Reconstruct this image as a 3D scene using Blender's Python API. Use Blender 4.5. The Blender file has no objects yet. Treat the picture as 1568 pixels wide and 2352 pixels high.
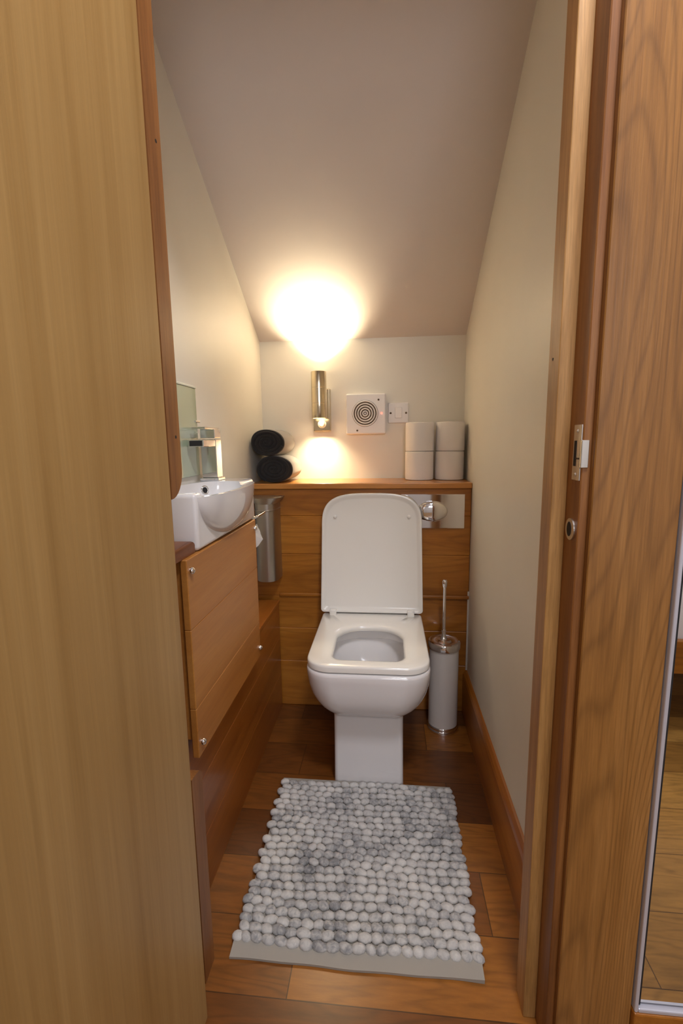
import bpy, bmesh, math, random
from mathutils import Vector, Matrix
random.seed(7)
S = bpy.context.scene
COL = S.collection
PI = math.pi

# ------------------------------------------------------------------ materials
def s2l(c):
    return tuple(((v/255.0)/12.92 if v/255.0 <= 0.04045 else ((v/255.0+0.055)/1.055)**2.4) for v in c)

def newmat(name):
    m = bpy.data.materials.new(name); m.use_nodes = True
    nt = m.node_tree
    b = nt.nodes['Principled BSDF']
    return m, nt, b

def plain(name, col, rough=0.5, metal=0.0, coat=0.0, sheen=0.0, spec=None):
    m, nt, b = newmat(name)
    b.inputs['Base Color'].default_value = (*col, 1)
    b.inputs['Roughness'].default_value = rough
    b.inputs['Metallic'].default_value = metal
    b.inputs['Coat Weight'].default_value = coat
    b.inputs['Coat Roughness'].default_value = 0.05
    if sheen:
        b.inputs['Sheen Weight'].default_value = sheen
        b.inputs['Sheen Roughness'].default_value = 0.4
    if spec is not None:
        b.inputs['Specular IOR Level'].default_value = spec
    return m

def emis(name, col, strength):
    m, nt, b = newmat(name)
    b.inputs['Base Color'].default_value = (*col, 1)
    b.inputs['Emission Color'].default_value = (*col, 1)
    b.inputs['Emission Strength'].default_value = strength
    return m

def nd(nt, typ, **kw):
    n = nt.nodes.new(typ)
    for k, v in kw.items():
        setattr(n, k, v)
    return n

def mth(nt, op, a, b=None, c=None):
    n = nt.nodes.new('ShaderNodeMath'); n.operation = op
    for i, v in enumerate((a, b, c)):
        if v is None: continue
        if isinstance(v, (int, float)): n.inputs[i].default_value = v
        else: nt.links.new(v, n.inputs[i])
    return n.outputs[0]

def ramp(nt, fac, stops):
    r = nt.nodes.new('ShaderNodeValToRGB')
    e = r.color_ramp.elements
    while len(e) < len(stops): e.new(0.5)
    for el, (p, c) in zip(e, stops):
        el.position = p; el.color = (*c, 1)
    nt.links.new(fac, r.inputs[0])
    return r.outputs[0]

def mixc(nt, mode, fac, a, b):
    n = nt.nodes.new('ShaderNodeMix'); n.data_type = 'RGBA'; n.blend_type = mode
    if isinstance(fac, (int, float)): n.inputs[0].default_value = fac
    else: nt.links.new(fac, n.inputs[0])
    for i, v in ((6, a), (7, b)):
        if isinstance(v, tuple): n.inputs[i].default_value = (*v, 1)
        else: nt.links.new(v, n.inputs[i])
    return n.outputs[2]

def noise(nt, vec, scale, detail=4, rough=0.55, dist=0.0):
    n = nt.nodes.new('ShaderNodeTexNoise')
    n.inputs['Scale'].default_value = scale; n.inputs['Detail'].default_value = detail
    n.inputs['Roughness'].default_value = rough; n.inputs['Distortion'].default_value = dist
    nt.links.new(vec, n.inputs['Vector'])
    return n.outputs['Fac']

def paint(name, col, rough=0.55, bump=0.02):
    m, nt, b = newmat(name)
    tc = nd(nt, 'ShaderNodeTexCoord')
    f = noise(nt, tc.outputs['Object'], 3.0, 3)
    c = ramp(nt, f, [(0.3, tuple(v*0.97 for v in col)), (0.7, tuple(min(1, v*1.02) for v in col))])
    nt.links.new(c, b.inputs['Base Color'])
    b.inputs['Roughness'].default_value = rough
    g = noise(nt, tc.outputs['Object'], 160.0, 3)
    bp = nd(nt, 'ShaderNodeBump'); bp.inputs['Strength'].default_value = bump; bp.inputs['Distance'].default_value = 0.01
    nt.links.new(g, bp.inputs['Height']); nt.links.new(bp.outputs[0], b.inputs['Normal'])
    return m

def wood(name, dark, mid, light, axis='Z', freq=14.0, rings=0.0, ringw=0.35, rough=0.4, stretch=0.05, fine=0.25, coat=0.0, seed=0.0, low=0.5, rstretch=3.4):
    m, nt, b = newmat(name)
    tc = nd(nt, 'ShaderNodeTexCoord')
    oi = nd(nt, 'ShaderNodeObjectInfo')
    add = nd(nt, 'ShaderNodeVectorMath', operation='ADD')
    nt.links.new(tc.outputs['Object'], add.inputs[0])
    rv = mth(nt, 'MULTIPLY', oi.outputs['Random'], 7.0)
    rv = mth(nt, 'ADD', rv, seed)
    cb = nd(nt, 'ShaderNodeCombineXYZ')
    for i in range(3): nt.links.new(rv, cb.inputs[i])
    nt.links.new(cb.outputs[0], add.inputs[1])
    def mapped(st):
        mp = nd(nt, 'ShaderNodeMapping')
        sc = [1.0, 1.0, 1.0]; sc['XYZ'.index(axis)] = st
        mp.inputs['Scale'].default_value = sc
        nt.links.new(add.outputs[0], mp.inputs['Vector'])
        return mp.outputs[0]
    v1 = mapped(stretch)
    broad = noise(nt, v1, freq*low, 3, 0.5, 0.4)
    streak = noise(nt, v1, freq*4, 6, 0.6, 0.1)
    pores = noise(nt, mapped(stretch*0.6), freq*26, 3, 0.6)
    f = mth(nt, 'ADD', mth(nt, 'MULTIPLY', broad, 0.62), mth(nt, 'MULTIPLY', streak, 0.38))
    col = ramp(nt, f, [(0.36, dark), (0.5, mid), (0.64, light)])
    if rings > 0:
        g = noise(nt, mapped(stretch*rstretch), freq*0.36, 1.5, 0.4, 0.2)
        s = mth(nt, 'SINE', mth(nt, 'MULTIPLY', g, rings))
        s = mth(nt, 'ADD', mth(nt, 'MULTIPLY', s, 0.5), 0.5)
        s = mth(nt, 'POWER', s, 5.0)
        s = mth(nt, 'MULTIPLY', s, ringw)
        col = mixc(nt, 'MIX', s, col, tuple(v*0.62 for v in dark))
    p = mth(nt, 'MULTIPLY', mth(nt, 'SUBTRACT', pores, 0.5), fine*2)
    p = mth(nt, 'ADD', p, 1.0)
    cbp = nd(nt, 'ShaderNodeCombineColor')
    for i in range(3): nt.links.new(p, cbp.inputs[i])
    col = mixc(nt, 'MULTIPLY', 1.0, col, cbp.outputs[0])
    nt.links.new(col, b.inputs['Base Color'])
    b.inputs['Roughness'].default_value = rough
    b.inputs['Coat Weight'].default_value = coat
    b.inputs['Coat Roughness'].default_value = 0.15
    bp = nd(nt, 'ShaderNodeBump'); bp.inputs['Strength'].default_value = 0.06; bp.inputs['Distance'].default_value = 0.004
    nt.links.new(pores, bp.inputs['Height']); nt.links.new(bp.outputs[0], b.inputs['Normal'])
    return m

def parquet(name, h, y0, L, step, x0, stops, rough=0.33, coat=0.3):
    m, nt, b = newmat(name)
    tc = nd(nt, 'ShaderNodeTexCoord')
    sp = nd(nt, 'ShaderNodeSeparateXYZ'); nt.links.new(tc.outputs['Object'], sp.inputs[0])
    x, y = sp.outputs[0], sp.outputs[1]
    v = mth(nt, 'DIVIDE', mth(nt, 'SUBTRACT', y, y0), h)
    row = mth(nt, 'FLOOR', v)
    fy = mth(nt, 'FRACT', v)
    u = mth(nt, 'DIVIDE', mth(nt, 'SUBTRACT', mth(nt, 'SUBTRACT', x, x0), mth(nt, 'MULTIPLY', row, step)), L)
    idx = mth(nt, 'FLOOR', u)
    fx = mth(nt, 'FRACT', u)
    cb = nd(nt, 'ShaderNodeCombineXYZ'); nt.links.new(row, cb.inputs[0]); nt.links.new(idx, cb.inputs[1])
    wn = nd(nt, 'ShaderNodeTexWhiteNoise', noise_dimensions='2D'); nt.links.new(cb.outputs[0], wn.inputs['Vector'])
    rnd = wn.outputs['Value']
    col = ramp(nt, rnd, stops)
    # grain, shifted for every board
    off = nd(nt, 'ShaderNodeVectorMath', operation='MULTIPLY'); off.inputs[1].default_value = (5.3, 9.1, 3.0)
    nt.links.new(wn.outputs['Color'], off.inputs[0])
    ad = nd(nt, 'ShaderNodeVectorMath', operation='ADD')
    nt.links.new(tc.outputs['Object'], ad.inputs[0]); nt.links.new(off.outputs[0], ad.inputs[1])
    mp = nd(nt, 'ShaderNodeMapping'); mp.inputs['Scale'].default_value = (0.16, 1, 1); nt.links.new(ad.outputs[0], mp.inputs['Vector'])
    g = noise(nt, mp.outputs[0], 11, 2, 0.45, 0.3)
    s = mth(nt, 'POWER', mth(nt, 'ADD', mth(nt, 'MULTIPLY', mth(nt, 'SINE', mth(nt, 'MULTIPLY', g, 85)), 0.5), 0.5), 3.0)
    st = noise(nt, mp.outputs[0], 90, 5, 0.65)
    k = mth(nt, 'SUBTRACT', mth(nt, 'ADD', 0.62, mth(nt, 'MULTIPLY', st, 0.78)), mth(nt, 'MULTIPLY', s, 0.22))
    cc = nd(nt, 'ShaderNodeCombineColor')
    for i in range(3): nt.links.new(k, cc.inputs[i])
    col = mixc(nt, 'MULTIPLY', 1.0, col, cc.outputs[0])
    # joints between the boards
    ey = mth(nt, 'MULTIPLY', mth(nt, 'MINIMUM', fy, mth(nt, 'SUBTRACT', 1.0, fy)), h)
    ex = mth(nt, 'MULTIPLY', mth(nt, 'MINIMUM', fx, mth(nt, 'SUBTRACT', 1.0, fx)), L)
    e = mth(nt, 'LESS_THAN', mth(nt, 'MINIMUM', ex, ey), 0.0011)
    col = mixc(nt, 'MIX', mth(nt, 'MULTIPLY', e, 0.75), col, s2l((38, 20, 8)))
    nt.links.new(col, b.inputs['Base Color'])
    b.inputs['Roughness'].default_value = rough
    b.inputs['Coat Weight'].default_value = coat; b.inputs['Coat Roughness'].default_value = 0.22
    bp = nd(nt, 'ShaderNodeBump'); bp.inputs['Strength'].default_value = 0.05; bp.inputs['Distance'].default_value = 0.004
    nt.links.new(st, bp.inputs['Height']); nt.links.new(bp.outputs[0], b.inputs['Normal'])
    return m

WALL = (0.82, 0.79, 0.705)
M = {}
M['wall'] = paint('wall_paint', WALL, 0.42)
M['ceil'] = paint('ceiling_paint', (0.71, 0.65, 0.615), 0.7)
M['hallwall'] = paint('hall_wall_paint', (0.78, 0.76, 0.73), 0.7)
M['door'] = wood('door_veneer', s2l((148, 112, 60)), s2l((163, 128, 75)), s2l((178, 144, 90)), 'Z', 12, 0, rough=0.42, stretch=0.025, fine=0.14, low=0.6)
M['oak_v'] = wood('oak_vertical', s2l((130, 86, 38)), s2l((151, 104, 50)), s2l((170, 122, 66)), 'Z', 16, 420, 0.42, rough=0.42, stretch=0.05, fine=0.36, rstretch=1.9)
M['oak_lin'] = wood('oak_lining', s2l((112, 68, 30)), s2l((138, 88, 42)), s2l((158, 108, 56)), 'Z', 26, 0, rough=0.45, stretch=0.06, fine=0.3)
M['oak_light'] = wood('oak_stop', s2l((140, 98, 48)), s2l((172, 128, 72)), s2l((194, 150, 94)), 'Z', 26, 0, rough=0.5, stretch=0.06, fine=0.35)
M['oak_x'] = wood('oak_panel_x', s2l((140, 84, 22)), s2l((168, 106, 34)), s2l((186, 124, 46)), 'X', 15, 90, 0.22, rough=0.36, stretch=0.07, fine=0.2, coat=0.15)
M['oak_y'] = wood('oak_panel_y', s2l((164, 104, 42)), s2l((180, 120, 54)), s2l((190, 132, 64)), 'Y', 9, 40, 0.06, rough=0.42, stretch=0.07, fine=0.14, coat=0.0)
M['oak_box'] = wood('oak_boxing', s2l((132, 72, 20)), s2l((152, 88, 28)), s2l((166, 102, 38)), 'Y', 9, 40, 0.08, rough=0.33, stretch=0.07, fine=0.16, coat=0.2)
M['oak_shelf'] = wood('oak_shelf', s2l((158, 98, 38)), s2l((190, 128, 58)), s2l((208, 148, 76)), 'X', 15, 0, rough=0.3, stretch=0.05, fine=0.15, coat=0.3)
M['oak_dark'] = wood('oak_worktop', s2l((96, 52, 26)), s2l((124, 72, 38)), s2l((144, 90, 52)), 'Y', 20, 0, rough=0.35, stretch=0.08, fine=0.2)
M['skirt'] = wood('oak_skirting', s2l((140, 80, 20)), s2l((166, 102, 30)), s2l((182, 118, 42)), 'Y', 15, 24, 0.15, rough=0.36, stretch=0.06, fine=0.15, coat=0.2)
M['floor'] = parquet('oak_parquet', 0.1535, 0.737, 0.9, 0.427, -0.196,
    [(0.0, s2l((76, 40, 14))), (0.35, s2l((106, 60, 20))), (0.7, s2l((136, 82, 28))), (1.0, s2l((166, 106, 40)))])
M['floor2'] = parquet('oak_parquet_hall', 0.16, 0.717, 1.4, 0.53, 0.2,
    [(0.0, s2l((126, 88, 40))), (0.5, s2l((154, 110, 52))), (1.0, s2l((176, 132, 68)))])
M['ceramic'] = plain('white_ceramic', (0.80, 0.785, 0.78), 0.12, coat=0.6)
M['seatp'] = plain('white_seat_plastic', (0.87, 0.855, 0.80), 0.16, coat=0.4)
M['whitep'] = plain('white_plastic', (0.87, 0.86, 0.86), 0.35)
M['chrome'] = plain('chrome', (0.82, 0.82, 0.84), 0.06, 1.0)
M['steel'] = plain('brushed_steel', (0.72, 0.68, 0.60), 0.30, 1.0)
M['lampsteel'] = plain('lamp_steel', (0.70, 0.62, 0.46), 0.2, 1.0)
M['binsteel'] = plain('bin_steel', (0.46, 0.445, 0.41), 0.36, 1.0)
M['satin'] = plain('satin_nickel', (0.66, 0.63, 0.58), 0.34, 1.0)
M['dark'] = plain('dark_gap', (0.012, 0.011, 0.012), 0.7)
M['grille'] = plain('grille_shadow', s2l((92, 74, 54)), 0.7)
M['tissue'] = plain('tissue_paper', (0.87, 0.85, 0.83), 0.95, sheen=0.2)
M['towel'] = plain('charcoal_towel', (0.02, 0.0195, 0.021), 1.0, sheen=0.15)
M['towel2'] = plain('pale_towel', (0.24, 0.225, 0.21), 1.0, sheen=0.3)
M['enamel'] = plain('white_enamel', (0.72, 0.69, 0.66), 0.22, coat=0.3)
M['hem'] = plain('grey_hem', (0.36, 0.335, 0.29), 0.95)
M['glass'] = plain('green_glass', (0.46, 0.54, 0.38), 0.06, 0.0, coat=1.0, spec=0.8)
M['mirror'] = plain('wardrobe_mirror', (0.86, 0.87, 0.86), 0.015, 1.0)
M['glassedge'] = plain('glass_edge', (0.80, 0.86, 0.74), 0.1, 0.0, coat=1.0)
M['silver'] = plain('silver_frame', (0.60, 0.60, 0.67), 0.3, 0.25)
M['seal'] = plain('sealant', (0.72, 0.68, 0.62), 0.4)
M['lens'] = emis('lamp_lens', (1.0, 0.80, 0.50), 14.0)
M['pir'] = plain('sensor_dome', (0.86, 0.83, 0.70), 0.25)
M['led'] = emis('red_led', (1.0, 0.12, 0.08), 3.0)
M['linen'] = plain('white_linen', (0.80, 0.76, 0.76), 0.9)
# towel bump
for k in ('towel', 'towel2'):
    nt = M[k].node_tree; b = nt.nodes['Principled BSDF']
    tc = nd(nt, 'ShaderNodeTexCoord'); g = noise(nt, tc.outputs['Object'], 420, 3)
    bp = nd(nt, 'ShaderNodeBump'); bp.inputs['Strength'].default_value = 0.5; bp.inputs['Distance'].default_value = 0.003
    nt.links.new(g, bp.inputs['Height']); nt.links.new(bp.outputs[0], b.inputs['Normal'])
# felt: every ball its own grey, mottled
m, nt, b = newmat('felt_wool'); M['felt'] = m
tc = nd(nt, 'ShaderNodeTexCoord'); ge = nd(nt, 'ShaderNodeNewGeometry')
f = noise(nt, tc.outputs['Object'], 95, 4, 0.6, 0.6)
f2 = noise(nt, tc.outputs['Object'], 11, 2, 0.5)
t = mth(nt, 'ADD', mth(nt, 'ADD', mth(nt, 'MULTIPLY', f, 0.55), mth(nt, 'MULTIPLY', ge.outputs['Random Per Island'], 0.20)), mth(nt, 'MULTIPLY', f2, 0.46))
c = ramp(nt, t, [(0.34, (0.15, 0.155, 0.16)), (0.48, (0.33, 0.33, 0.33)), (0.60, (0.53, 0.52, 0.50)), (0.80, (0.68, 0.665, 0.63))])
nt.links.new(c, b.inputs['Base Color']); b.inputs['Roughness'].default_value = 1.0
b.inputs['Sheen Weight'].default_value = 0.2
g = noise(nt, tc.outputs['Object'], 700, 3)
bp = nd(nt, 'ShaderNodeBump'); bp.inputs['Strength'].default_value = 0.4; bp.inputs['Distance'].default_value = 0.002
nt.links.new(g, bp.inputs['Height']); nt.links.new(bp.outputs[0], b.inputs['Normal'])

# ------------------------------------------------------------------ mesh helpers (all in world coordinates)
def nb(): return bmesh.new()

def merge(dst, src):
    me = bpy.data.meshes.new('tmp'); src.to_mesh(me); src.free()
    dst.from_mesh(me); bpy.data.meshes.remove(me)

def box(bm, x0, x1, y0, y1, z0, z1, bev=0.0, seg=2):
    t = bmesh.new()
    bmesh.ops.create_cube(t, size=1)
    for v in t.verts:
        v.co = Vector(((x0+x1)/2+v.co.x*(x1-x0), (y0+y1)/2+v.co.y*(y1-y0), (z0+z1)/2+v.co.z*(z1-z0)))
    if bev > 0:
        bmesh.ops.bevel(t, geom=t.edges[:], offset=bev, segments=seg, profile=0.5, affect='EDGES')
    merge(bm, t)
    return bm

def prism(bm, pts, axis, a0, a1):
    """polygon pts (2D) extruded along axis from a0 to a1"""
    def P(p, a):
        if axis == 'X': return Vector((a, p[0], p[1]))
        if axis == 'Y': return Vector((p[0], a, p[1]))
        return Vector((p[0], p[1], a))
    v0 = [bm.verts.new(P(p, a0)) for p in pts]; v1 = [bm.verts.new(P(p, a1)) for p in pts]
    n = len(pts)
    bm.faces.new(v0); bm.faces.new(v1[::-1])
    for i in range(n):
        bm.faces.new((v0[i], v0[(i+1) % n], v1[(i+1) % n], v1[i]))
    return bm

def loft(bm, rings, cap0=True, cap1=True, closed=True):
    vs = [[bm.verts.new(p) for p in r] for r in rings]
    n = len(vs[0])
    for a, b in zip(vs, vs[1:]):
        for i in range(n if closed else n-1):
            bm.faces.new((a[i], a[(i+1) % n], b[(i+1) % n], b[i]))
    if cap0: bm.faces.new(vs[0][::-1])
    if cap1: bm.faces.new(vs[-1])
    return bm

def lathe(bm, prof, c, n=32, axis='Z'):
    rings = []
    for r, h in prof:
        rg = []
        for i in range(n):
            a = 2*PI*i/n
            if axis == 'Z': rg.append(Vector((c[0]+r*math.cos(a), c[1]+r*math.sin(a), c[2]+h)))
            elif axis == 'Y': rg.append(Vector((c[0]+r*math.cos(a), c[1]+h, c[2]+r*math.sin(a))))
            else: rg.append(Vector((c[0]+h, c[1]+r*math.cos(a), c[2]+r*math.sin(a))))
        rings.append(rg)
    return loft(bm, rings)

def tube(bm, pts, r, n=12):
    rings = []
    pts = [Vector(p) for p in pts]
    for i, p in enumerate(pts):
        d = (pts[min(i+1, len(pts)-1)]-pts[max(i-1, 0)]).normalized()
        up = Vector((0, 0, 1)) if abs(d.z) < 0.9 else Vector((1, 0, 0))
        a = d.cross(up).normalized(); b = d.cross(a)
        rings.append([p+(a*math.cos(2*PI*k/n)+b*math.sin(2*PI*k/n))*r for k in range(n)])
    return loft(bm, rings)

def torus(bm, c, R, r, axis='Y', n=40, k=10):
    vs = []
    for i in range(n):
        a = 2*PI*i/n; row = []
        for j in range(k):
            t = 2*PI*j/k
            u = (R+r*math.cos(t)); h = r*math.sin(t)
            p = {'Y': (u*math.cos(a), h, u*math.sin(a)), 'Z': (u*math.cos(a), u*math.sin(a), h), 'X': (h, u*math.cos(a), u*math.sin(a))}[axis]
            row.append(bm.verts.new(Vector(c)+Vector(p)))
        vs.append(row)
    for i in range(n):
        for j in range(k):
            bm.faces.new((vs[i][j], vs[(i+1) % n][j], vs[(i+1) % n][(j+1) % k], vs[i][(j+1) % k]))
    return bm

def rrect(xc, hw, yf, yb, rf, rb, z, k=8):
    """rounded rectangle ring, front (low y) radius rf, back radius rb"""
    pts = []
    rf = min(rf, hw*0.999); rb = min(rb, hw*0.999)
    for cx, cy, r, a0 in ((xc+hw-rf, yf+rf, rf, -PI/2), (xc+hw-rb, yb-rb, rb, 0), (xc-hw+rb, yb-rb, rb, PI/2), (xc-hw+rf, yf+rf, rf, PI)):
        for i in range(k+1):
            a = a0+PI/2*i/k
            pts.append(Vector((cx+r*math.cos(a), cy+r*math.sin(a), z)))
    return pts

def finish(name, bm, mat, parent=None, smooth=None, origin=None):
    bmesh.ops.recalc_face_normals(bm, faces=bm.faces[:])
    if origin is None:
        if parent is not None: origin = parent['_o']
        else:
            xs = [v.co.x for v in bm.verts]; ys = [v.co.y for v in bm.verts]; zs = [v.co.z for v in bm.verts]
            origin = ((min(xs)+max(xs))/2, (min(ys)+max(ys))/2, min(zs))
    o3 = Vector(origin)
    for v in bm.verts: v.co -= o3
    me = bpy.data.meshes.new(name); bm.to_mesh(me); bm.free()
    me.materials.append(mat)
    if smooth is not None:
        for p in me.polygons: p.use_smooth = True
        me.set_sharp_from_angle(angle=math.radians(smooth))
    o = bpy.data.objects.new(name, me); COL.objects.link(o)
    o['_o'] = list(origin)
    if parent is not None:
        o.parent = parent
    else:
        o.location = o3
    return o

def thing(name, label, cat, loc, group=None):
    o = bpy.data.objects.new(name, None); COL.objects.link(o)
    o.location = loc; o.empty_display_size = 0.05
    o['_o'] = list(loc)
    return tag(o, label, cat, group)

def tag(o, label, cat, group=None):
    o['label'] = label; o['category'] = cat
    if group: o['group'] = group
    return o

def struct(name, bm, mat, smooth=None, origin=None, label=None, cat=None):
    o = finish(name, bm, mat, None, smooth, origin)
    o['kind'] = 'structure'
    if label: o['label'] = label
    if cat: o['category'] = cat
    return o

def copy_thing(src, loc, label, group=None):
    r = src.copy(); COL.objects.link(r); r.location = loc; r['label'] = label
    if group: r['group'] = group
    for ch in list(src.children):
        c = ch.copy(); COL.objects.link(c); c.parent = r
        for g in ch.children:
            d = g.copy(); COL.objects.link(d); d.parent = c
    return r

def boolean(a, b, op):
    """a, b: bmesh -> bmesh result"""
    obs = []
    for bm in (a, b):
        bmesh.ops.recalc_face_normals(bm, faces=bm.faces[:])
        me = bpy.data.meshes.new('t'); bm.to_mesh(me); bm.free()
        o = bpy.data.objects.new('t', me); COL.objects.link(o); obs.append(o)
    md = obs[0].modifiers.new('b', 'BOOLEAN'); md.operation = op; md.solver = 'EXACT'; md.object = obs[1]
    dg = bpy.context.evaluated_depsgraph_get(); dg.update()
    me = bpy.data.meshes.new_from_object(obs[0].evaluated_get(dg))
    r = bmesh.new(); r.from_mesh(me)
    for o in obs:
        d = o.data; bpy.data.objects.remove(o); bpy.data.meshes.remove(d)
    bpy.data.meshes.remove(me)
    return r

def ellipsoid(c, rx, ry, rz, n=40, m=24, zmax=None, e=2.0):
    bm = bmesh.new()
    rings = []
    for j in range(m+1):
        t = -PI/2+PI*j/m
        z = math.sin(t); q = math.cos(t)
        z = math.copysign(abs(z)**(2/e), z); q = max(q, 1e-4)**(2/e)
        rg = []
        for i in range(n):
            a = 2*PI*i/n
            ca, sa = math.cos(a), math.sin(a)
            ca = math.copysign(abs(ca)**(2/e), ca); sa = math.copysign(abs(sa)**(2/e), sa)
            zz = c[2]+rz*z
            rg.append(Vector((c[0]+rx*q*ca, c[1]+ry*q*sa, zz)))
        rings.append(rg)
    loft(bm, rings)
    return bm

# ------------------------------------------------------------------ key planes
XL, XR = -0.53, 0.313        # side walls of the small room
YW = 1.975                   # back wall
YB = 1.753                   # front of the boxed-in cistern
YF = 0.795                   # inner face of the door wall
YH = 0.70                    # hall face of the door wall
XB = -0.43                   # front of the low boxing on the left
SL = 0.622                   # slope of the ceiling
def zc(y): return 1.490+SL*(YW-y)
T = 0.06

# ------------------------------------------------------------------ room shell
struct('floor', box(nb(), XL-T, XR+T, 0.5835, YW+T, -T, 0), M['floor'], origin=(0, 0, 0))
b = nb(); box(b, -1.3, 2.2, -2.0, 0.5835, -T, 0); box(b, -1.3, XL-T, 0.5835, YF, -T, 0); box(b, XR+T, 2.2, 0.5835, YF, -T, 0)
struct('floor.001', b, M['floor2'], origin=(0, 0, 0))
def sidewall(x0, x1):
    b = nb()
    return prism(b, [(YF-0.0, 0), (YW+T, 0), (YW+T, zc(YW+T)+0.1), (YF, zc(YF)+0.1)], 'X', x0, x1)
struct('wall_left', sidewall(XL-T, XL), M['wall'])
struct('wall_right', sidewall(XR, XR+T), M['wall'])
struct('wall_back', box(nb(), XL-T, XR+T, YW, YW+T, 0, 1.55), M['wall'])
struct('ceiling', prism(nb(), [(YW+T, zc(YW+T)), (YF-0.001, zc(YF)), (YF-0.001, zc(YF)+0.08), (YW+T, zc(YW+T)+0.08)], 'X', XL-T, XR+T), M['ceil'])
# wall with the doorway (rough opening for the lining)
OX0, OX1, OZ = -0.416, 0.308, 2.035
b = nb()
box(b, -1.3, OX0, YH, YF, 0, 2.5); box(b, OX1, 2.2, YH, YF, 0, 2.5); box(b, OX0, OX1, YH, YF, OZ, 2.5)
struct('wall_front', b, M['hallwall'])
struct('wall_hall_left', box(nb(), -1.3-T, -1.3, -2.0, YF, 0, 2.5), M['hallwall'])
struct('wall_hall_right', box(nb(), 2.2, 2.2+T, -2.0, YF, 0, 2.5), M['hallwall'])
struct('wall_hall_back', box(nb(), -1.3-T, 2.2+T, -2.0-T, -2.0, 0, 2.5), M['hallwall'])
struct('ceiling.001', box(nb(), -1.3-T, 2.2+T, -2.0-T, YF, 2.5, 2.5+T), M['ceil'])
# skirting board on the right wall
b = nb()
prism(b, [(XR, 0), (XR-0.016, 0), (XR-0.016, 0.158), (XR-0.013, 0.168), (XR-0.006, 0.176), (XR, 0.178)], 'Y', YF, YB)
struct('baseboard_right', b, M['skirt'])

# door lining, stops, architraves
b = nb(); box(b, 0.278, OX1, YH, YF, 0, OZ, 0.0015, 1)
jr = struct('trim_1', b, M['oak_lin'])
b = nb(); box(b, OX0, -0.386, YH, YF, 0, OZ, 0.0015, 1)
struct('trim_2', b, M['oak_lin'])
struct('trim_3', box(nb(), -0.386, 0.278, YH, YF, 2.005, OZ, 0.0015, 1), M['oak_lin'])
# right stop: dark side towards the opening, planed edge towards the hall
st4 = struct('trim_4', box(nb(), 0.2555, 0.278, 0.749, YF, 0, 2.005, 0.001, 1), M['oak_light'])
finish('screw_hole', lathe(nb(), [(0.0022, -0.0006), (0.0022, 0.0)], (0.2557, 0.776, 1.20), 14, 'X'), M['dark'], st4)
struct('trim_5', box(nb(), -0.363, 0.2555, 0.749, YF, 1.983, 2.005, 0.001, 1), M['oak_light'])
def stop_plate(z0, z1, r0, r1):
    y0, y1 = 0.749, YF
    pts = [(y0, z0)]
    if r0:
        for i in range(9):
            a = -PI/2+PI/2*i/8
            pts.append((y1-0.046+0.046*math.cos(a), z0+r0+r0*math.sin(a)))
    else: pts.append((y1, z0))
    if r1:
        for i in range(9):
            a = PI/2*i/8
            pts.append((y1-0.046+0.046*math.cos(a), z1-r1+r1*math.sin(a)))
    else: pts.append((y1, z1))
    pts.append((y0, z1))
    return prism(nb(), pts, 'X', -0.386, -0.363)
st6 = struct('trim_6', stop_plate(0.985, 1.983, 0.05, 0), M['oak_lin'])
for zz in (1.09, 1.55):
    finish('screw_hole', lathe(nb(), [(0.0028, 0.0), (0.0028, 0.0006)], (-0.3632, 0.779, zz), 14, 'X'), M['dark'], st6)
struct('trim_7', stop_plate(0.0, 0.456, 0, 0.02), M['oak_lin'])
# architraves on the hall side
b = nb(); box(b, 0.290, 0.409, YH-0.013, YH, 0, 2.13, 0.0015, 1)
struct('trim_8', b, M['oak_v'])
struct('trim_9', box(nb(), -0.525, -0.398, YH-0.013, YH, 0, 2.13, 0.0015, 1), M['oak_v'])
struct('trim_10', box(nb(), -0.398, 0.290, YH-0.013, YH, 2.017, 2.13, 0.0015, 1), M['oak_v'])

# latch keep and lock keep let into the lining (parts of the jamb)
def zk(v): return v
xk = 0.278
b = nb()
box(b, xk-0.0022, xk+0.0005, 0.703, 0.729, 1.017, 1.098, 0.0008, 1)
box(b, xk-0.0022, xk+0.0005, 0.6995, 0.706, 1.036, 1.076, 0.0008, 1)
box(b, xk-0.0022, xk+0.0085, 0.6980, 0.7005, 1.036, 1.076, 0.001, 2)
kp = finish('strike_plate', b, M['satin'], jr); kp['label'] = 'satin metal strike plate with a lip'
finish('latch_slot', box(nb(), xk-0.0027, xk-0.0018, 0.7165, 0.7245, 1.038, 1.075), M['dark'], kp)
finish('notch', box(nb(), xk-0.0027, xk-0.0018, 0.7045, 0.7170, 1.048, 1.0505), M['grille'], kp)
for z in (1.0255, 1.0885):
    finish('screw', lathe(nb(), [(0.0004, -0.0038), (0.0025, -0.0034), (0.0034, -0.0022), (0.0034, 0)], (xk, 0.716, z), 16, 'X'), M['chrome'], kp, 40)
b = nb()
prism(b, [(0.7245+0.0165*math.cos(2*PI*i/32), 0.942+0.0165*math.sin(2*PI*i/32)) for i in range(32)], 'X', xk-0.0022, xk)
kp2 = finish('bolt_keep', b, M['satin'], jr); kp2['label'] = 'round satin metal lock keep'
b = nb()
prism(b, [(0.726+0.008*math.cos(2*PI*i/24), 0.942+0.0112*math.sin(2*PI*i/24)) for i in range(24)], 'X', xk-0.0027, xk-0.0018)
finish('bolt_slot', b, M['dark'], kp2)

# the open door leaf on the left
b = nb(); box(b, -0.381, -0.337, 0.032, 0.693, 0.006, 2.0, 0.0015, 1)
d = struct('door_1', b, M['door'])

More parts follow.
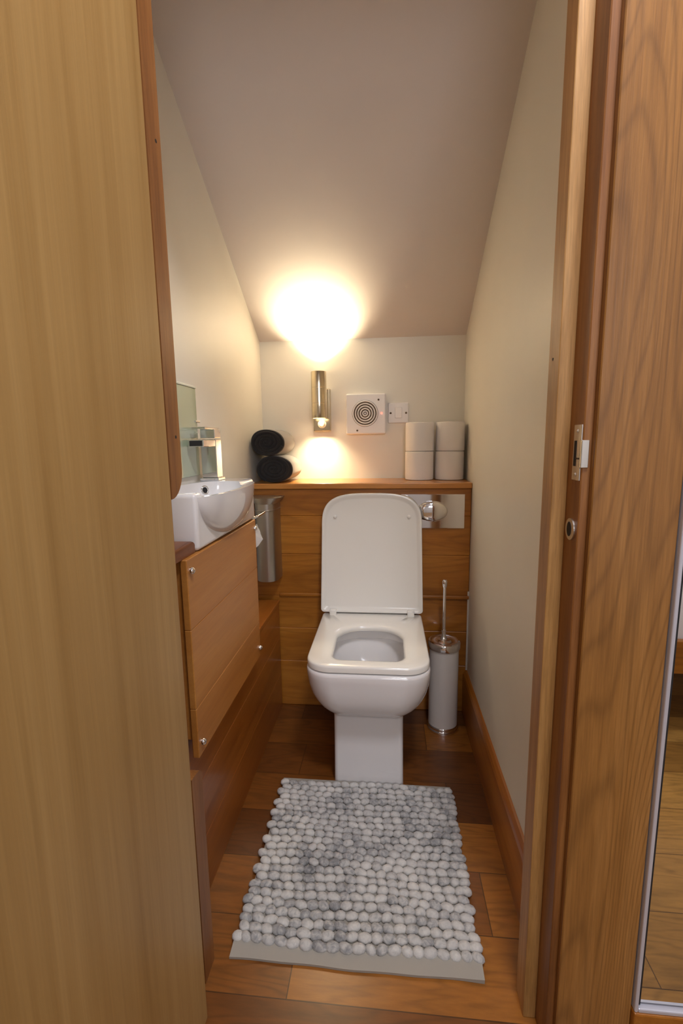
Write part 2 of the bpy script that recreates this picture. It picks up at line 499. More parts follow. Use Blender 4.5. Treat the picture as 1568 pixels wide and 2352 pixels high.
# ------------------------------------------------------------------ boxed cistern, shelf, low boxing
cb_ = thing('cistern_boxing', 'oak plank boxing across the back wall behind the toilet', 'boxing', ((XL+XR)/2, YB+0.01, 0))
b = nb()
zs = [0, 0.195, 0.336, 0.470, 0.641, 0.793, 0.899]
for z0, z1 in zip(zs, zs[1:]):
    box(b, XL+0.001, XR-0.001, YB, YB+0.018, z0, z1, 0.0028, 1)
finish('front_panel', b, M['oak_x'], cb_)
finish('moulding', box(nb(), XB+0.002, XR-0.001, YB-0.009, YB, 0.470, 0.484, 0.004, 3), M['oak_x'], cb_)
b = nb(); tube(b, [(XR-0.003, YB-0.001, 0.18), (XR-0.003, YB-0.002, 0.30), (XR-0.003, YB-0.002, 0.42), (XR-0.003, YB-0.001, 0.50)], 0.0035, 8)
finish('sealant_bead', b, M['seal'], cb_, 60)
tag(finish('shelf', box(nb(), XL+0.001, XR-0.001, YB-0.012, YW-0.001, 0.899, 0.920, 0.003, 2), M['oak_shelf']),
    'golden oak shelf above the toilet holding towels and paper rolls', 'shelf')

pb = thing('pipe_boxing', 'low oak boxing along the floor under the basin cabinet', 'boxing', ((XL+XB)/2, 1.27, 0))
b = nb()
for z0, z1 in ((0.0, 0.150), (0.150, 0.300), (0.300, 0.440)):
    box(b, XB-0.016, XB, YF+0.002, YB-0.010, z0, z1, 0.0012, 1)
finish('front_panel', b, M['oak_box'], pb)
finish('top_board', box(nb(), XL+0.001, XB+0.003, YF+0.002, YB-0.010, 0.440, 0.456, 0.003, 2), M['oak_box'], pb)

# ------------------------------------------------------------------ basin cabinet
vc = thing('basin_cabinet', 'oak cabinet under the white basin with chrome capped front panel', 'cabinet', (-0.47, 1.10, 0.456))
finish('body', box(nb(), XL+0.001, -0.4105, 0.864, 1.336, 0.456, 0.850, 0.001, 1), M['oak_y'], vc)
b = nb()
zs = [0.418, 0.530, 0.703, 0.850]
for z0, z1 in zip(zs, zs[1:]):
    box(b, -0.4095, -0.395, 0.858, 1.342, z0, z1, 0.0016, 1)
ap = finish('access_panel', b, M['oak_y'], vc)
for (y, z) in ((0.872, 0.825), (1.327, 0.825), (0.874, 0.447), (1.327, 0.449)):
    b = nb(); lathe(b, [(0.0072, 0), (0.0075, 0.002), (0.0068, 0.006), (0.0045, 0.009), (0.001, 0.0102)], (-0.395, y, z), 20, 'X')
    finish('screw_cap', b, M['chrome'], ap, 50)
b = nb()
pts = [(XL+0.001, 0.922), (XL+0.001, 0.800)]
for i in range(9):
    a = -PI/2+PI/2*i/8
    pts.append((-0.404-0.02+0.02*math.cos(a), 0.82+0.02*math.sin(a)))
pts.append((-0.404, 0.922))
prism(b, pts, 'Z', 0.8505, 0.876)
bmesh.ops.bevel(b, geom=[e for e in b.edges if abs(e.verts[0].co.z-e.verts[1].co.z) < 1e-5 and e.verts[0].co.z > 0.87], offset=0.009, segments=4, profile=0.5, affect='EDGES')
tag(finish('worktop', b, M['oak_dark'], None, 40), 'small dark oak worktop end beside the near end of the basin', 'worktop')

# basin
bs = thing('basin', 'small white rectangular ceramic basin with a curved front', 'basin', (-0.46, 1.14, 0.851))
b = box(nb(), XL+0.001, -0.397, 0.926, 1.352, 0.851, 0.974, 0.010, 4)
bell = ellipsoid((-0.400, 1.130, 0.966), 0.040, 0.196, 0.107, 56, 32)
cut = box(nb(), -0.7, 0, 0.5, 2, 0.966, 1.2)
bell = boolean(bell, cut, 'DIFFERENCE')
b = boolean(b, bell, 'UNION')
BC = Vector((-0.443, 1.092, 0.978)); BR = Vector((0.072, 0.152, 0.088))
b = boolean(b, ellipsoid(BC, BR.x, BR.y, BR.z, 64, 32, e=2.6), 'DIFFERENCE')
ob = finish('bowl', b, M['ceramic'], bs, 32)
# overflow ring on the inner back face
cam = Vector((0, 0, 1.08)); tgt = Vector((-0.497, 1.222, 0.951))
dr = (tgt-cam).normalized()
def f_in(p): return abs((p.x-BC.x)/BR.x)**2.6+abs((p.y-BC.y)/BR.y)**2.6+abs((p.z-BC.z)/BR.z)**2.6-1
def ring_at(p, nrm, R, r, inner):
    t = nb(); torus(t, (0, 0, 0), R, r, 'Z', 28, 8)
    q = Vector((0, 0, 1)).rotation_difference(nrm).to_matrix()
    for v in t.verts: v.co = q @ v.co+p
    u = nb(); lathe(u, [(R, -0.002), (R, 0.0008)], (0, 0, 0), 24)
    for v in u.verts: v.co = q @ v.co+p
    return t, u
ti = 0.9
while ti < 1.6 and f_in(cam+dr*ti) > 0: ti += 0.002
te = ti
while te < 1.8 and f_in(cam+dr*te) < 0: te += 0.0005
hp = cam+dr*te
g = Vector((math.copysign(abs((hp.x-BC.x)/BR.x)**1.6/BR.x, hp.x-BC.x), math.copysign(abs((hp.y-BC.y)/BR.y)**1.6/BR.y, hp.y-BC.y), math.copysign(abs((hp.z-BC.z)/BR.z)**1.6/BR.z, hp.z-BC.z)))
nrm = -g.normalized()
t, u = ring_at(hp, nrm, 0.0105, 0.0032, 0)
ovr = finish('overflow_ring', t, M['chrome'], bs, 60)
finish('overflow_hole', u, M['dark'], ovr)

# tap
tp = thing('basin_tap', 'square chrome mixer tap at the far end of the basin', 'tap', (-0.495, 1.28, 0.974))
finish('base_plate', box(nb(), -0.522, -0.468, 1.253, 1.307, 0.974, 0.982, 0.0015, 2), M['chrome'], tp)
finish('body', box(nb(), -0.517, -0.473, 1.260, 1.302, 0.982, 1.088, 0.0015, 2), M['chrome'], tp)
b = box(nb(), -0.516, -0.474, 1.176, 1.262, 1.069, 1.087, 0.0015, 2)
sp_ = finish('spout', b, M['chrome'], tp)
finish('outlet', box(nb(), -0.512, -0.478, 1.1745, 1.1765, 1.071, 1.085, 0.0005, 1), M['dark'], sp_)
b = box(nb(), -0.516, -0.474, 1.258, 1.303, 1.092, 1.116, 0.0015, 2)
box(b, -0.514, -0.476, 1.196, 1.305, 1.115, 1.121, 0.0012, 2)
finish('lever', b, M['chrome'], tp)

# glass splashback on the left wall
mr = thing('glass_splashback', 'pale green glass splashback on the left wall behind the tap', 'splashback', (XL+0.004, 1.10, 0.988))
finish('glass', box(nb(), XL-0.0003, XL+0.0065, 0.93, 1.262, 0.990, 1.226, 0.001, 1), M['glass'], mr)
finish('top_edge', box(nb(), XL-0.0003, XL+0.0085, 0.93, 1.264, 1.226, 1.2315, 0.001, 1), M['glassedge'], mr)
finish('clip', box(nb(), XL-0.0003, XL+0.012, 1.242, 1.270, 1.134, 1.140, 0.001, 1), M['chrome'], mr)

# toilet paper holder on the far side of the cabinet, with a hanging roll
hd = thing('paper_holder', 'chrome toilet paper holder rail on the far side of the cabinet', 'holder', (-0.43, 1.342, 0.83))
b = nb(); tube(b, [(-0.425, 1.337, 0.852), (-0.402, 1.345, 0.853), (-0.398, 1.38, 0.853), (-0.399, 1.46, 0.853)], 0.0045, 10)
finish('rail', b, M['chrome'], hd, 60)
finish('rose', lathe(nb(), [(0.013, 0), (0.013, 0.004), (0.008, 0.008), (0.001, 0.008)], (-0.432, 1.336, 0.838), 20, 'Y'), M['chrome'], hd, 50)
b = nb(); tube(b, [(-0.440, 1.338, 0.836), (-0.455, 1.355, 0.80), (-0.455, 1.37, 0.791), (-0.455, 1.47, 0.791)], 0.0045, 10)
finish('spindle', b, M['chrome'], hd, 60)
rl = thing('toilet_roll', 'part-used paper roll on the holder behind the cabinet, tissue end sticking out', 'toilet roll', (-0.452, 1.41, 0.745))
lathe_b = loft(nb(), [[Vector((-0.455+q*math.cos(2*PI*k/36), h, 0.7775+q*math.sin(2*PI*k/36))) for k in range(36)] for q, h in ((0.018, 1.362), (0.042, 1.362), (0.042, 1.46), (0.018, 1.46), (0.018, 1.362))], False, False)
finish('roll', lathe_b, M['tissue'], rl, 40)
b = nb()
P = [(-0.416, 1.362, 0.822), (-0.412, 1.42, 0.822), (-0.408, 1.362, 0.800), (-0.402, 1.405, 0.802), (-0.402, 1.362, 0.776), (-0.385, 1.385, 0.780), (-0.404, 1.362, 0.756), (-0.3965, 1.368, 0.762)]
vs = [b.verts.new(p) for p in P]
for i in range(0, 6, 2): b.faces.new((vs[i], vs[i+1], vs[i+3], vs[i+2]))
bmesh.ops.solidify(b, geom=b.faces[:], thickness=0.0015)
finish('loose_sheet', b, M['tissue'], rl)

# half-round steel bin on the back panel
bn = thing('steel_bin', 'half-round brushed steel bin hung on the oak panel left of the toilet', 'bin', (-0.457, 1.70, 0.553))
def dring(xc, hw, dep, z, n=28, yb=YB-0.0008):
    pts = [Vector((xc+hw, yb, z))]
    for i in range(n+1):
        a = PI*i/n
        ca, sa = math.cos(a), math.sin(a)
        pts.append(Vector((xc+hw*math.copysign(abs(ca)**0.75, ca), yb-0.012-dep*abs(sa)**0.75, z)))
    pts.append(Vector((xc-hw, yb, z)))
    return pts
XC = -0.458
finish('body', loft(nb(), [dring(XC, 0.044, 0.078, 0.553), dring(XC, 0.044, 0.078, 0.862)]), M['binsteel'], bn, 35)
finish('rim', loft(nb(), [dring(XC, 0.0445, 0.079, 0.850), dring(XC, 0.061, 0.086, 0.868), dring(XC, 0.063, 0.088, 0.873), dring(XC, 0.058, 0.08, 0.8745)]), M['binsteel'], bn, 35)
finish('band', loft(nb(), [dring(XC, 0.0442, 0.0782, 0.822), dring(XC, 0.0455, 0.080, 0.824), dring(XC, 0.0455, 0.080, 0.827), dring(XC, 0.0442, 0.0782, 0.829)]), M['binsteel'], bn, 35)

# ------------------------------------------------------------------ toilet
tx = -0.058
wc = thing('toilet', 'white square-cornered toilet with its lid up', 'toilet', (tx, 1.53, 0))
yb = YB-0.011
R = []
for z, hw, yf, rf in ((0, 0.1095, 1.325, 0.014), (0.01, 0.109, 1.325, 0.014), (0.12, 0.108, 1.324, 0.014), (0.228, 0.1075, 1.322, 0.016), (0.238, 0.109, 1.318, 0.022),
                      (0.244, 0.115, 1.310, 0.035), (0.251, 0.128, 1.298, 0.055), (0.262, 0.143, 1.284, 0.072), (0.276, 0.157, 1.272, 0.084), (0.295, 0.169, 1.262, 0.092),
                      (0.320, 0.179, 1.255, 0.092), (0.350, 0.185, 1.251, 0.088), (0.380, 0.1875, 1.249, 0.082), (0.397, 0.188, 1.248, 0.080), (0.404, 0.1865, 1.250, 0.078), (0.4065, 0.183, 1.254, 0.075)):
    R.append(rrect(tx, hw, yf, yb, rf, 0.012, z))
R.append(rrect(tx, 0.150, 1.290, 1.60, 0.06, 0.10, 0.4065))
R.append(rrect(tx, 0.142, 1.297, 1.595, 0.06, 0.10, 0.400))
R.append(rrect(tx, 0.140, 1.300, 1.593, 0.06, 0.10, 0.372))
R.append(rrect(tx, 0.146, 1.296, 1.600, 0.07, 0.11, 0.366))
R.append(rrect(tx, 0.138, 1.308, 1.595, 0.08, 0.11, 0.33))
R.append(rrect(tx, 0.110, 1.345, 1.575, 0.09, 0.10, 0.28))
R.append(rrect(tx, 0.075, 1.390, 1.55, 0.07, 0.07, 0.245))
R.append(rrect(tx, 0.040, 1.430, 1.52, 0.039, 0.039, 0.235))
finish('pan', loft(nb(), R), M['ceramic'], wc, 50)
Q = []
def so(dx, z): return rrect(tx, 0.1855-dx, 1.256+dx, 1.695, 0.072, 0.03, z)
def si(dx, z): return rrect(tx, 0.110-dx, 1.311+dx, 1.566-dx, 0.040, 0.092, z)
Q = [so(0.003, 0.4095), so(0, 0.412), so(0, 0.425), so(0.0015, 0.429), so(0.005, 0.4315),
     si(-0.030, 0.4315), si(-0.016, 0.4305), si(-0.007, 0.428), si(-0.001, 0.423), si(0.0, 0.415), si(-0.002, 0.4095)]
finish('seat', loft(nb(), Q+[Q[0]], False, False), M['seatp'], wc, 50)
# lid: outline in its own plane
lz0, ly0, lz1, ly1 = 0.437, 1.668, 0.886, 1.716
ax = Vector((0, ly1-ly0, lz1-lz0)); LV = ax.length; ax.normalize()
nr = Vector((0, -ax.z, ax.y))
def lid_out(ins):
    hw0, hw1, r0 = 0.192-ins, 0.187-ins, 0.012
    v0, v1 = ins, LV-ins
    pts = []
    for i in range(7):
        a = PI+PI/2*i/6
        pts.append((-hw0+r0+r0*math.cos(a), v0+r0+r0*math.sin(a)))
    for i in range(7):
        a = -PI/2+PI/2*i/6
        pts.append((hw0-r0+r0*math.cos(a), v0+r0+r0*math.sin(a)))
    N = 56
    vc = LV-0.135
    for i in range(N+1):
        a = PI*i/N
        c, q = math.cos(a), math.sin(a)
        pts.append((hw1*math.copysign(abs(c)**(2/3.3), c), vc+(v1-vc)*max(q, 0.0)**(2/3.3)))
    return pts
def lid_ring(ins, dep):
    return [Vector((tx+u-0.001, ly0, lz0))+ax*v+nr*dep for u, v in lid_out(ins)]
finish('lid', loft(nb(), [lid_ring(0.006, -0.020), lid_ring(0.001, -0.016), lid_ring(0, -0.006), lid_ring(0.0015, -0.001), lid_ring(0.005, 0.0), lid_ring(0.010, -0.001), lid_ring(0.016, -0.006), lid_ring(0.022, -0.0075)]), M['seatp'], wc, 50)
lidob = [o for o in wc.children if o.name.startswith('lid')][0]
for u in (-0.137, 0.138):
    c = Vector((tx+u, ly0, lz0))+ax*0.363+nr*(-0.0075)
    t = nb(); lathe(t, [(0.007, 0), (0.0068, 0.005), (0.005, 0.0075), (0.001, 0.008)], (0, 0, 0), 16)
    q = Vector((0, 0, 1)).rotation_difference(nr).to_matrix()
    for v in t.verts: v.co = q @ v.co+c
    finish('bumper', t, M['seatp'], lidob, 50)
for s in (-1, 1):
    finish('hinge', box(nb(), tx+s*0.145-0.013, tx+s*0.145+0.013, 1.652, 1.674, 0.428, 0.452, 0.004, 3), M['seatp'], wc, 50)

# flush plate
fp = thing('flush_plate', 'chrome flush plate with an oval button on the oak panel', 'flush plate', (0.169, YB, 0.748))
finish('plate', box(nb(), 0.051, 0.287, YB-0.008, YB-0.0005, 0.748, 0.877, 0.0015, 2), M['chrome'], fp)
def half_oval(s):
    rings = []
    for sc, dp in ((1.0, 0.0), (1.0, 0.003), (0.93, 0.008), (0.78, 0.0125), (0.5, 0.016), (0.02, 0.0165)):
        rg = []
        for i in range(25):
            a = -PI/2+PI*i/24
            rg.append(Vector((0.167+s*(0.0012+0.056*math.cos(a)*sc), YB-0.008-dp, 0.813+0.039*math.sin(a)*sc)))
        rg.append(Vector((0.167+s*0.0012, YB-0.008-dp, 0.813)))
        rings.append(rg)
    return loft(nb(), rings)
for s in (-1, 1): finish('button', half_oval(s), M['chrome'], fp, 50)

# brush and holder
bx_, by_ = 0.209, 1.646
hb = thing('brush_holder', 'white cylindrical toilet brush holder with chrome base', 'brush holder', (bx_, by_, 0))
finish('body', lathe(nb(), [(0.0535, 0.018), (0.0535, 0.322), (0.050, 0.322), (0.050, 0.024)], (bx_, by_, 0), 48), M['enamel'], hb, 40)
finish('base_ring', lathe(nb(), [(0.0575, 0.0), (0.0585, 0.003), (0.0585, 0.008), (0.0555, 0.013), (0.0565, 0.016), (0.0555, 0.022), (0.0538, 0.024), (0.0538, 0.002)], (bx_, by_, 0), 48), M['chrome'], hb, 40)
tb = thing('toilet_brush', 'chrome toilet brush handle and cap standing in the white holder', 'toilet brush', (bx_, by_, 0.05))
finish('cap', lathe(nb(), [(0.0575, 0.3225), (0.0585, 0.326), (0.0585, 0.343), (0.056, 0.348), (0.050, 0.350), (0.044, 0.347), (0.030, 0.347), (0.024, 0.352), (0.012, 0.354), (0.009, 0.352)], (bx_, by_, 0), 48), M['chrome'], tb, 40)
finish('handle', lathe(nb(), [(0.013, 0.352), (0.011, 0.360), (0.0075, 0.366), (0.0075, 0.384), (0.009, 0.385), (0.009, 0.389), (0.0058, 0.391), (0.0055, 0.54), (0.0056, 0.548), (0.0085, 0.556), (0.009, 0.574), (0.006, 0.579), (0.001, 0.580)], (bx_-0.002, by_, 0), 20), M['chrome'], tb, 40)
finish('brush_head', lathe(nb(), [(0.004, 0.30), (0.005, 0.16), (0.034, 0.15), (0.036, 0.07), (0.02, 0.055), (0.002, 0.05)], (bx_, by_, 0), 20), M['whitep'], tb, 40)

# ------------------------------------------------------------------ things on the shelf
def roll_towel(name, label, x, z, hw, hh, y0, y1, rot):
    t = thing(name, label, 'towel', (x, (y0+y1)/2, z-hh), 'rolled towels on the shelf')
    n = 48
    def ring(s, y, ds=0.0):
        out = []
        for i in range(n):
            a = 2*PI*i/n
            ca, sa = math.cos(a), math.sin(a)
            k = 1.0+0.02*math.cos(2*a+rot)+0.014*math.cos(3*a)
            px = hw*s*k*math.copysign(abs(ca)**0.92, ca); pz = hh*s*k*math.copysign(abs(sa)**0.92, sa)
            if pz < -hh: pz = -hh
            out.append(Vector((x+px+(y-y0)*0.03, y, z+pz)))
        return out
    b = loft(nb(), [ring(0.93, y0+0.012), ring(0.99, y0+0.0125), ring(1.0, y0+0.02), ring(1.0, y0+0.05), ring(0.99, y0+(y1-y0)*0.6), ring(1.0, y1-0.02), ring(0.96, y1-0.005), ring(0.9, y1)])
    ow = finish('outer_wrap', b, M['towel2'], t, 60); ow['label'] = 'paler side of the rolled towel'
    # coiled end
    rings = []
    N = 150; turns = 3.6
    pts = []
    for i in range(N+1):
        a = 2*PI*turns*i/N
        s = 0.10+0.82*i/N
        pts.append(Vector((x+hw*s*math.cos(a+rot), y0+0.006, z+hh*s*math.sin(a+rot))))
    b = nb(); 
    rr = []
    for i, p in enumerate(pts):
        d_ = (pts[min(i+1, N)]-pts[max(i-1, 0)]).normalized(); nn = Vector((d_.z, 0, -d_.x))
        w = 0.0068
        rr.append([p+nn*w*math.cos(q)+Vector((0, -1, 0))*0.007*math.sin(q) for q in [2*PI*k/10 for k in range(10)]])
    loft(b, rr)
    loft(b, [ring(0.985, y0+0.016), ring(0.99, y0+0.010), ring(0.94, y0+0.004), ring(0.5, y0+0.004)])
    finish('coil', b, M['towel'], t, 60)['label'] = 'dark coiled end of the rolled towel'
    return t
roll_towel('rolled_towel', 'lower rolled charcoal towel lying on the shelf', -0.437, 0.9735, 0.071, 0.0530, 1.765, 1.955, 0.4)
roll_towel('rolled_towel', 'upper rolled charcoal towel lying on top of the other one', -0.459, 1.0760, 0.067, 0.0500, 1.758, 1.955, 2.2)

def paper_roll(x, y, z, label):
    t = thing('toilet_roll', label, 'toilet roll', (x, y, z), 'spare toilet rolls on the shelf')
    finish('paper', lathe(nb(), [(0.020, 0.0005), (0.0525, 0.0005), (0.0555, 0.003), (0.056, 0.02), (0.056, 0.093), (0.0555, 0.1105), (0.0525, 0.113), (0.020, 0.113)], (x, y, z), 48), M['tissue'], t, 40)
    finish('core', lathe(nb(), [(0.0198, 0.001), (0.0198, 0.112), (0.0185, 0.112), (0.0185, 0.001)], (x, y, z), 28), M['hem'], t, 40)
    return t
pr0 = paper_roll(0.1275, 1.895, 0.920, 'lower roll of the left pair of white toilet rolls')
copy_thing(pr0, (0.1285, 1.897, 1.0335), 'upper roll of the left pair of white toilet rolls')
copy_thing(pr0, (0.2465, 1.897, 0.920), 'lower roll of the right pair, beside the right wall')
copy_thing(pr0, (0.2485, 1.899, 1.0335), 'upper roll of the right pair, beside the right wall')

# ------------------------------------------------------------------ things on the back wall
LX, LY = -0.275, 1.906
lp = thing('wall_lamp', 'lit brushed steel up and down wall light with a motion sensor', 'lamp', (LX, YW, 1.12))
tube_prof = lambda z0, z1: [(0.0275, z0+0.004), (0.0275, z0), (0.0305, z0), (0.031, z0+0.001), (0.031, z1-0.001), (0.0305, z1), (0.0275, z1), (0.0275, z1-0.004)]
finish('tube', lathe(nb(), [(0.0270, 1.182), (0.0270, 1.171), (0.0305, 1.171), (0.031, 1.172), (0.031, 1.228), (0.0306, 1.2285), (0.0306, 1.2295), (0.031, 1.230),
     (0.031, 1.290), (0.0306, 1.2905), (0.0306, 1.2915), (0.031, 1.292), (0.031, 1.353), (0.0305, 1.354), (0.0270, 1.354), (0.0270, 1.342)], (LX, LY, 0), 48), M['lampsteel'], lp, 30)
finish('upper_lens', lathe(nb(), [(0.026, 1.344), (0.026, 1.346)], (LX, LY, 0), 32), M['lens'], lp)
finish('lower_lens', lathe(nb(), [(0.026, 1.1735), (0.026, 1.1755)], (LX, LY, 0), 32), M['lens'], lp)
b = nb(); box(b, -0.306, -0.234, YW-0.028, YW+0.0005, 1.120, 1.292, 0.003, 2)
bpl = finish('back_plate', b, M['lampsteel'], lp)
finish('bracket', box(nb(), LX-0.012, LX+0.012, LY+0.028, YW-0.026, 1.235, 1.285, 0.001, 1), M['lampsteel'], lp)
finish('sensor', lathe(nb(), [(0.0175, -0.028), (0.0175, -0.031), (0.0165, -0.0315), (0.0135, -0.033), (0.012, -0.040), (0.008, -0.045), (0.001, -0.047)], (-0.270, YW, 1.149), 28, 'Y'), M['pir'], lp, 45)

fn = thing('extractor_fan', 'square white extractor fan with a round ribbed grille', 'fan', (-0.088, YW, 1.102))
b = nb(); box(b, -0.170, -0.006, YW-0.026, YW+0.0005, 1.105, 1.269, 0.006, 3)
finish('housing', b, M['whitep'], fn)
FX, FZ = -0.091, 1.189
yf_ = YW-0.026
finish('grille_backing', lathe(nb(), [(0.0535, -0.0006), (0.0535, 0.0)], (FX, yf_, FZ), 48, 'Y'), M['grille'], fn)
b = nb()
for R_ in (0.0095, 0.0195, 0.0295, 0.0395, 0.0495):
    torus(b, (FX, yf_-0.0012, FZ), R_, 0.0029, 'Y', 48, 8)
lathe(b, [(0.004, 0.0), (0.004, -0.003), (0.001, -0.004)], (FX, yf_, FZ), 16, 'Y')
finish('grille', b, M['whitep'], fn, 60)
finish('indicator_light', lathe(nb(), [(0.0042, 0), (0.0042, -0.0015), (0.001, -0.002)], (-0.024, yf_, FZ), 14, 'Y'), M['led'], fn)
for (x, z) in ((-0.036, 1.243), (-0.124, 1.120)):
    finish('screw', lathe(nb(), [(0.004, 0), (0.004, -0.001), (0.001, -0.0012)], (x, yf_, z), 14, 'Y'), M['grille'], fn)

sw = thing('fuse_plate', 'small square white switched fuse plate beside the extractor fan', 'switch plate', (0.045, YW, 1.147))
b = nb(); box(b, 0.003, 0.087, YW-0.010, YW+0.0005, 1.148, 1.231, 0.004, 3)
finish('plate', b, M['whitep'], sw)
finish('fuse_cover', box(nb(), 0.031, 0.060, YW-0.0125, YW-0.009, 1.168, 1.212, 0.002, 2), M['whitep'], sw)
for x in (0.0135, 0.0765):
    finish('screw', lathe(nb(), [(0.0042, 0), (0.0042, -0.0012), (0.001, -0.0016)], (x, YW-0.010, 1.189), 14, 'Y'), M['grille'], sw)

# ------------------------------------------------------------------ felt rug
rg = thing('bath_mat', 'grey felted wool pebble mat on the floor in front of the toilet', 'rug', (-0.068, 1.06, 0))
x0, x1, y0, y1 = -0.333, 0.197, 0.822, 1.312
finish('backing', box(nb(), x0+0.006, x1-0.006, y0-0.004, y1+0.004, 0.0005, 0.008, 0.003, 2), M['hem'], rg)
b = nb()
rows = 23; cols = 20
px = (x1-x0)/cols; py = (y1-y0)/rows
NU, NV = 10, 6
for r in range(rows):
    off = random.uniform(-0.5, 0.5)*px*0.55+(0.25*px if r % 2 else -0.25*px)
    xcur = x0+off
    i = 0
    yy = y0+py*(r+0.5)
    while xcur < x1-px*0.35:
        w = px*random.uniform(0.86, 1.14)
        xa, xb_ = xcur, xcur+w
        xcur += w
        if xb_ < x0+px*0.35: continue
        cx_ = min(max((xa+xb_)/2, x0+w*0.35), x1-w*0.35)
        c = Vector((cx_, yy+random.uniform(-0.0010, 0.0010)+0.0035*math.sin(xcur*14+r*0.35), 0.0115+random.uniform(-0.001, 0.0015)))
        rx, ry, rz = w*random.uniform(0.53, 0.60), py*random.uniform(0.50, 0.58), 0.0096*random.uniform(0.85, 1.15)
        sk = random.uniform(-0.4, 0.4)
        rings = []
        for j in range(NV+1):
            t = -PI/2+PI*j/NV
            q = max(math.cos(t), 0.03)
            rings.append([c+Vector((rx*q*math.cos(2*PI*k/NU)+sk*ry*q*math.sin(2*PI*k/NU), ry*q*math.sin(2*PI*k/NU), rz*math.sin(t))) for k in range(NU)])
        loft(b, rings)
finish('pile', b, M['felt'], rg, 180)
def hem(ya, yb_, za, zb, seg=24, curl=0.0):
    bm_ = nb(); rings = []
    for i in range(seg+1):
        u = i/seg; x = x0+0.002+(x1-x0-0.004)*u
        lift = curl*max(0, (u-0.86)/0.14)**2
        wob = 0.0012*math.sin(u*9)+0.0008*math.sin(u*23)
        rings.append([Vector((x, ya+wob, za)), Vector((x, ya+wob-0.0005, za+0.006+lift)), Vector((x, yb_, zb+lift)), Vector((x, yb_, za))])
    return loft(bm_, rings)
finish('hem', hem(0.797+0.0, 0.836, 0.0005, 0.0115, curl=0.004), M['hem'], rg, 60)
finish('hem', hem(1.298, 1.3225, 0.0005, 0.0085), M['hem'], rg, 60)

# ------------------------------------------------------------------ hall: mirrored wardrobe door and the low bed it reflects
wm = thing('mirror_door', 'tall mirror with a thin silver frame beside the oak door frame', 'mirror', (0.76, YH-0.01, 0.13))
finish('glass', box(nb(), 0.4185, 1.20, YH-0.012, YH-0.001, 0.143, 2.10), M['mirror'], wm)
b = nb()
box(b, 0.4105, 0.4165, YH-0.020, YH-0.001, 0.131, 2.112, 0.002, 2)
box(b, 1.20, 1.212, YH-0.020, YH-0.001, 0.131, 2.112, 0.002, 2)
box(b, 0.4165, 1.20, YH-0.020, YH-0.001, 0.131, 0.139, 0.002, 2)
box(b, 0.4165, 1.20, YH-0.020, YH-0.001, 2.10, 2.112, 0.002, 2)
finish('frame', b, M['silver'], wm)
finish('seal', box(nb(), 0.4165, 0.4215, YH-0.0145, YH-0.001, 0.141, 2.10), M['dark'], wm)
struct('baseboard_hall', box(nb(), 0.4095, 2.2, YH-0.022, YH, 0, 0.131, 0.003, 2), M['skirt'])
bd = thing('low_bed', 'low oak bed with white bedding reflected in the mirror', 'bed', (1.45, -0.90, 0))
b = nb(); box(b, 0.86, 2.05, -0.275, -0.25, 0.255, 0.376, 0.003, 2); box(b, 0.86, 0.885, -1.6, -0.275, 0.255, 0.376, 0.003, 2)
box(b, 2.025, 2.05, -1.6, -0.275, 0.255, 0.376, 0.003, 2); box(b, 0.86, 2.05, -1.625, -1.6, 0.255, 0.376, 0.003, 2)
finish('bed_frame', b, M['oak_x'], bd)
finish('mattress', box(nb(), 0.89, 2.02, -1.595, -0.28, 0.30, 0.62, 0.05, 5), M['linen'], bd, 60)
for (x, y) in ((0.90, -0.30), (2.01, -0.30), (0.90, -1.58), (2.01, -1.58)):
    finish('leg', box(nb(), x-0.025, x+0.025, y-0.02, y+0.02, 0, 0.256, 0.003, 1), M['oak_dark'], bd)

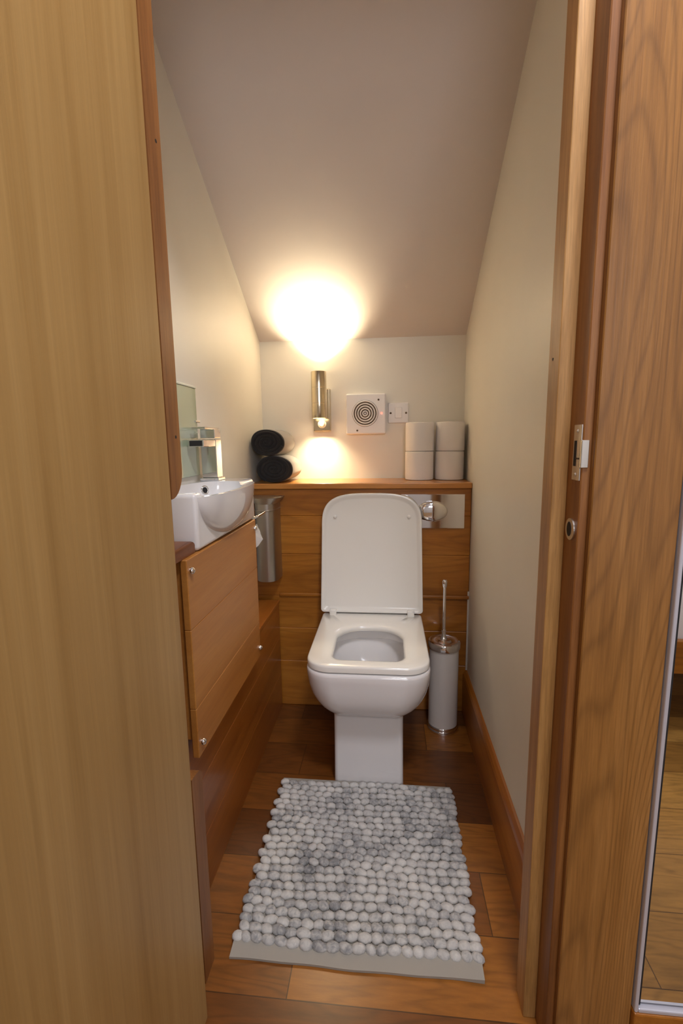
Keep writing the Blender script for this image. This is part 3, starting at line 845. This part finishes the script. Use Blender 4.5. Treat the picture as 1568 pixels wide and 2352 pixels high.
# ------------------------------------------------------------------ lights
def light(name, typ, loc, energy, col, **kw):
    l = bpy.data.lights.new(name, typ); l.energy = energy; l.color = col
    for k, v in kw.items(): setattr(l, k, v)
    o = bpy.data.objects.new(name, l); COL.objects.link(o); o.location = loc
    return o
WARM = (1.0, 0.83, 0.54)
up = light('lamp_beam_up', 'SPOT', (LX, LY, 1.350), 37.0, WARM, spot_size=math.radians(109), spot_blend=1.0, shadow_soft_size=0.022)
up.rotation_euler = (PI, 0, 0)
dn = light('lamp_beam_down', 'SPOT', (LX, LY, 1.170), 13.0, WARM, spot_size=math.radians(112), spot_blend=1.0, shadow_soft_size=0.022)
dn.rotation_euler = (0, 0, 0)
hl = light('hall_ceiling_light', 'AREA', (0.27, 0.30, 2.46), 19.0, (0.95, 0.94, 1.0), shape='DISK', size=0.30)
dl = light('hall_daylight', 'AREA', (0.50, -1.9, 1.78), 19.0, (0.92, 0.93, 1.0), shape='RECTANGLE', size=0.9)
dl.data.size_y = 0.9
dl.rotation_euler = (PI/2-0.28, 0, 0.06)
w = bpy.data.worlds.new('World'); S.world = w; w.use_nodes = True
w.node_tree.nodes['Background'].inputs[0].default_value = (0.9, 0.95, 1.0, 1)
w.node_tree.nodes['Background'].inputs[1].default_value = 0.3

# ------------------------------------------------------------------ camera
cam_d = bpy.data.cameras.new('Camera'); cam_o = bpy.data.objects.new('Camera', cam_d); COL.objects.link(cam_o)
p_, y_, r_ = 0.152766, 0.0994544, -0.0141717
cp, sp2, c_, s_ = math.cos(p_), math.sin(p_), math.cos(y_), math.sin(y_)
fwd = Vector((-s_*cp, c_*cp, -sp2)); right = Vector((c_, s_, 0)); upv = right.cross(fwd)
r2 = right*math.cos(r_)+upv*math.sin(r_); u2 = upv*math.cos(r_)-right*math.sin(r_)
mw = Matrix((r2, u2, -fwd)).transposed().to_4x4(); mw.translation = Vector((0, 0, 1.08))
cam_o.matrix_world = mw
cam_d.sensor_fit = 'VERTICAL'; cam_d.sensor_height = 36.0; cam_d.sensor_width = 24.0
cam_d.lens = 36.0*1065.64/2352.0
cam_d.clip_start = 0.01
S.camera = cam_o
S.view_settings.view_transform = 'Standard'; S.view_settings.look = 'None'
S.view_settings.exposure = 0.2; S.view_settings.gamma = 1.0
S.view_settings.use_curve_mapping = False

for o in COL.objects:
    if '_o' in o: del o['_o']
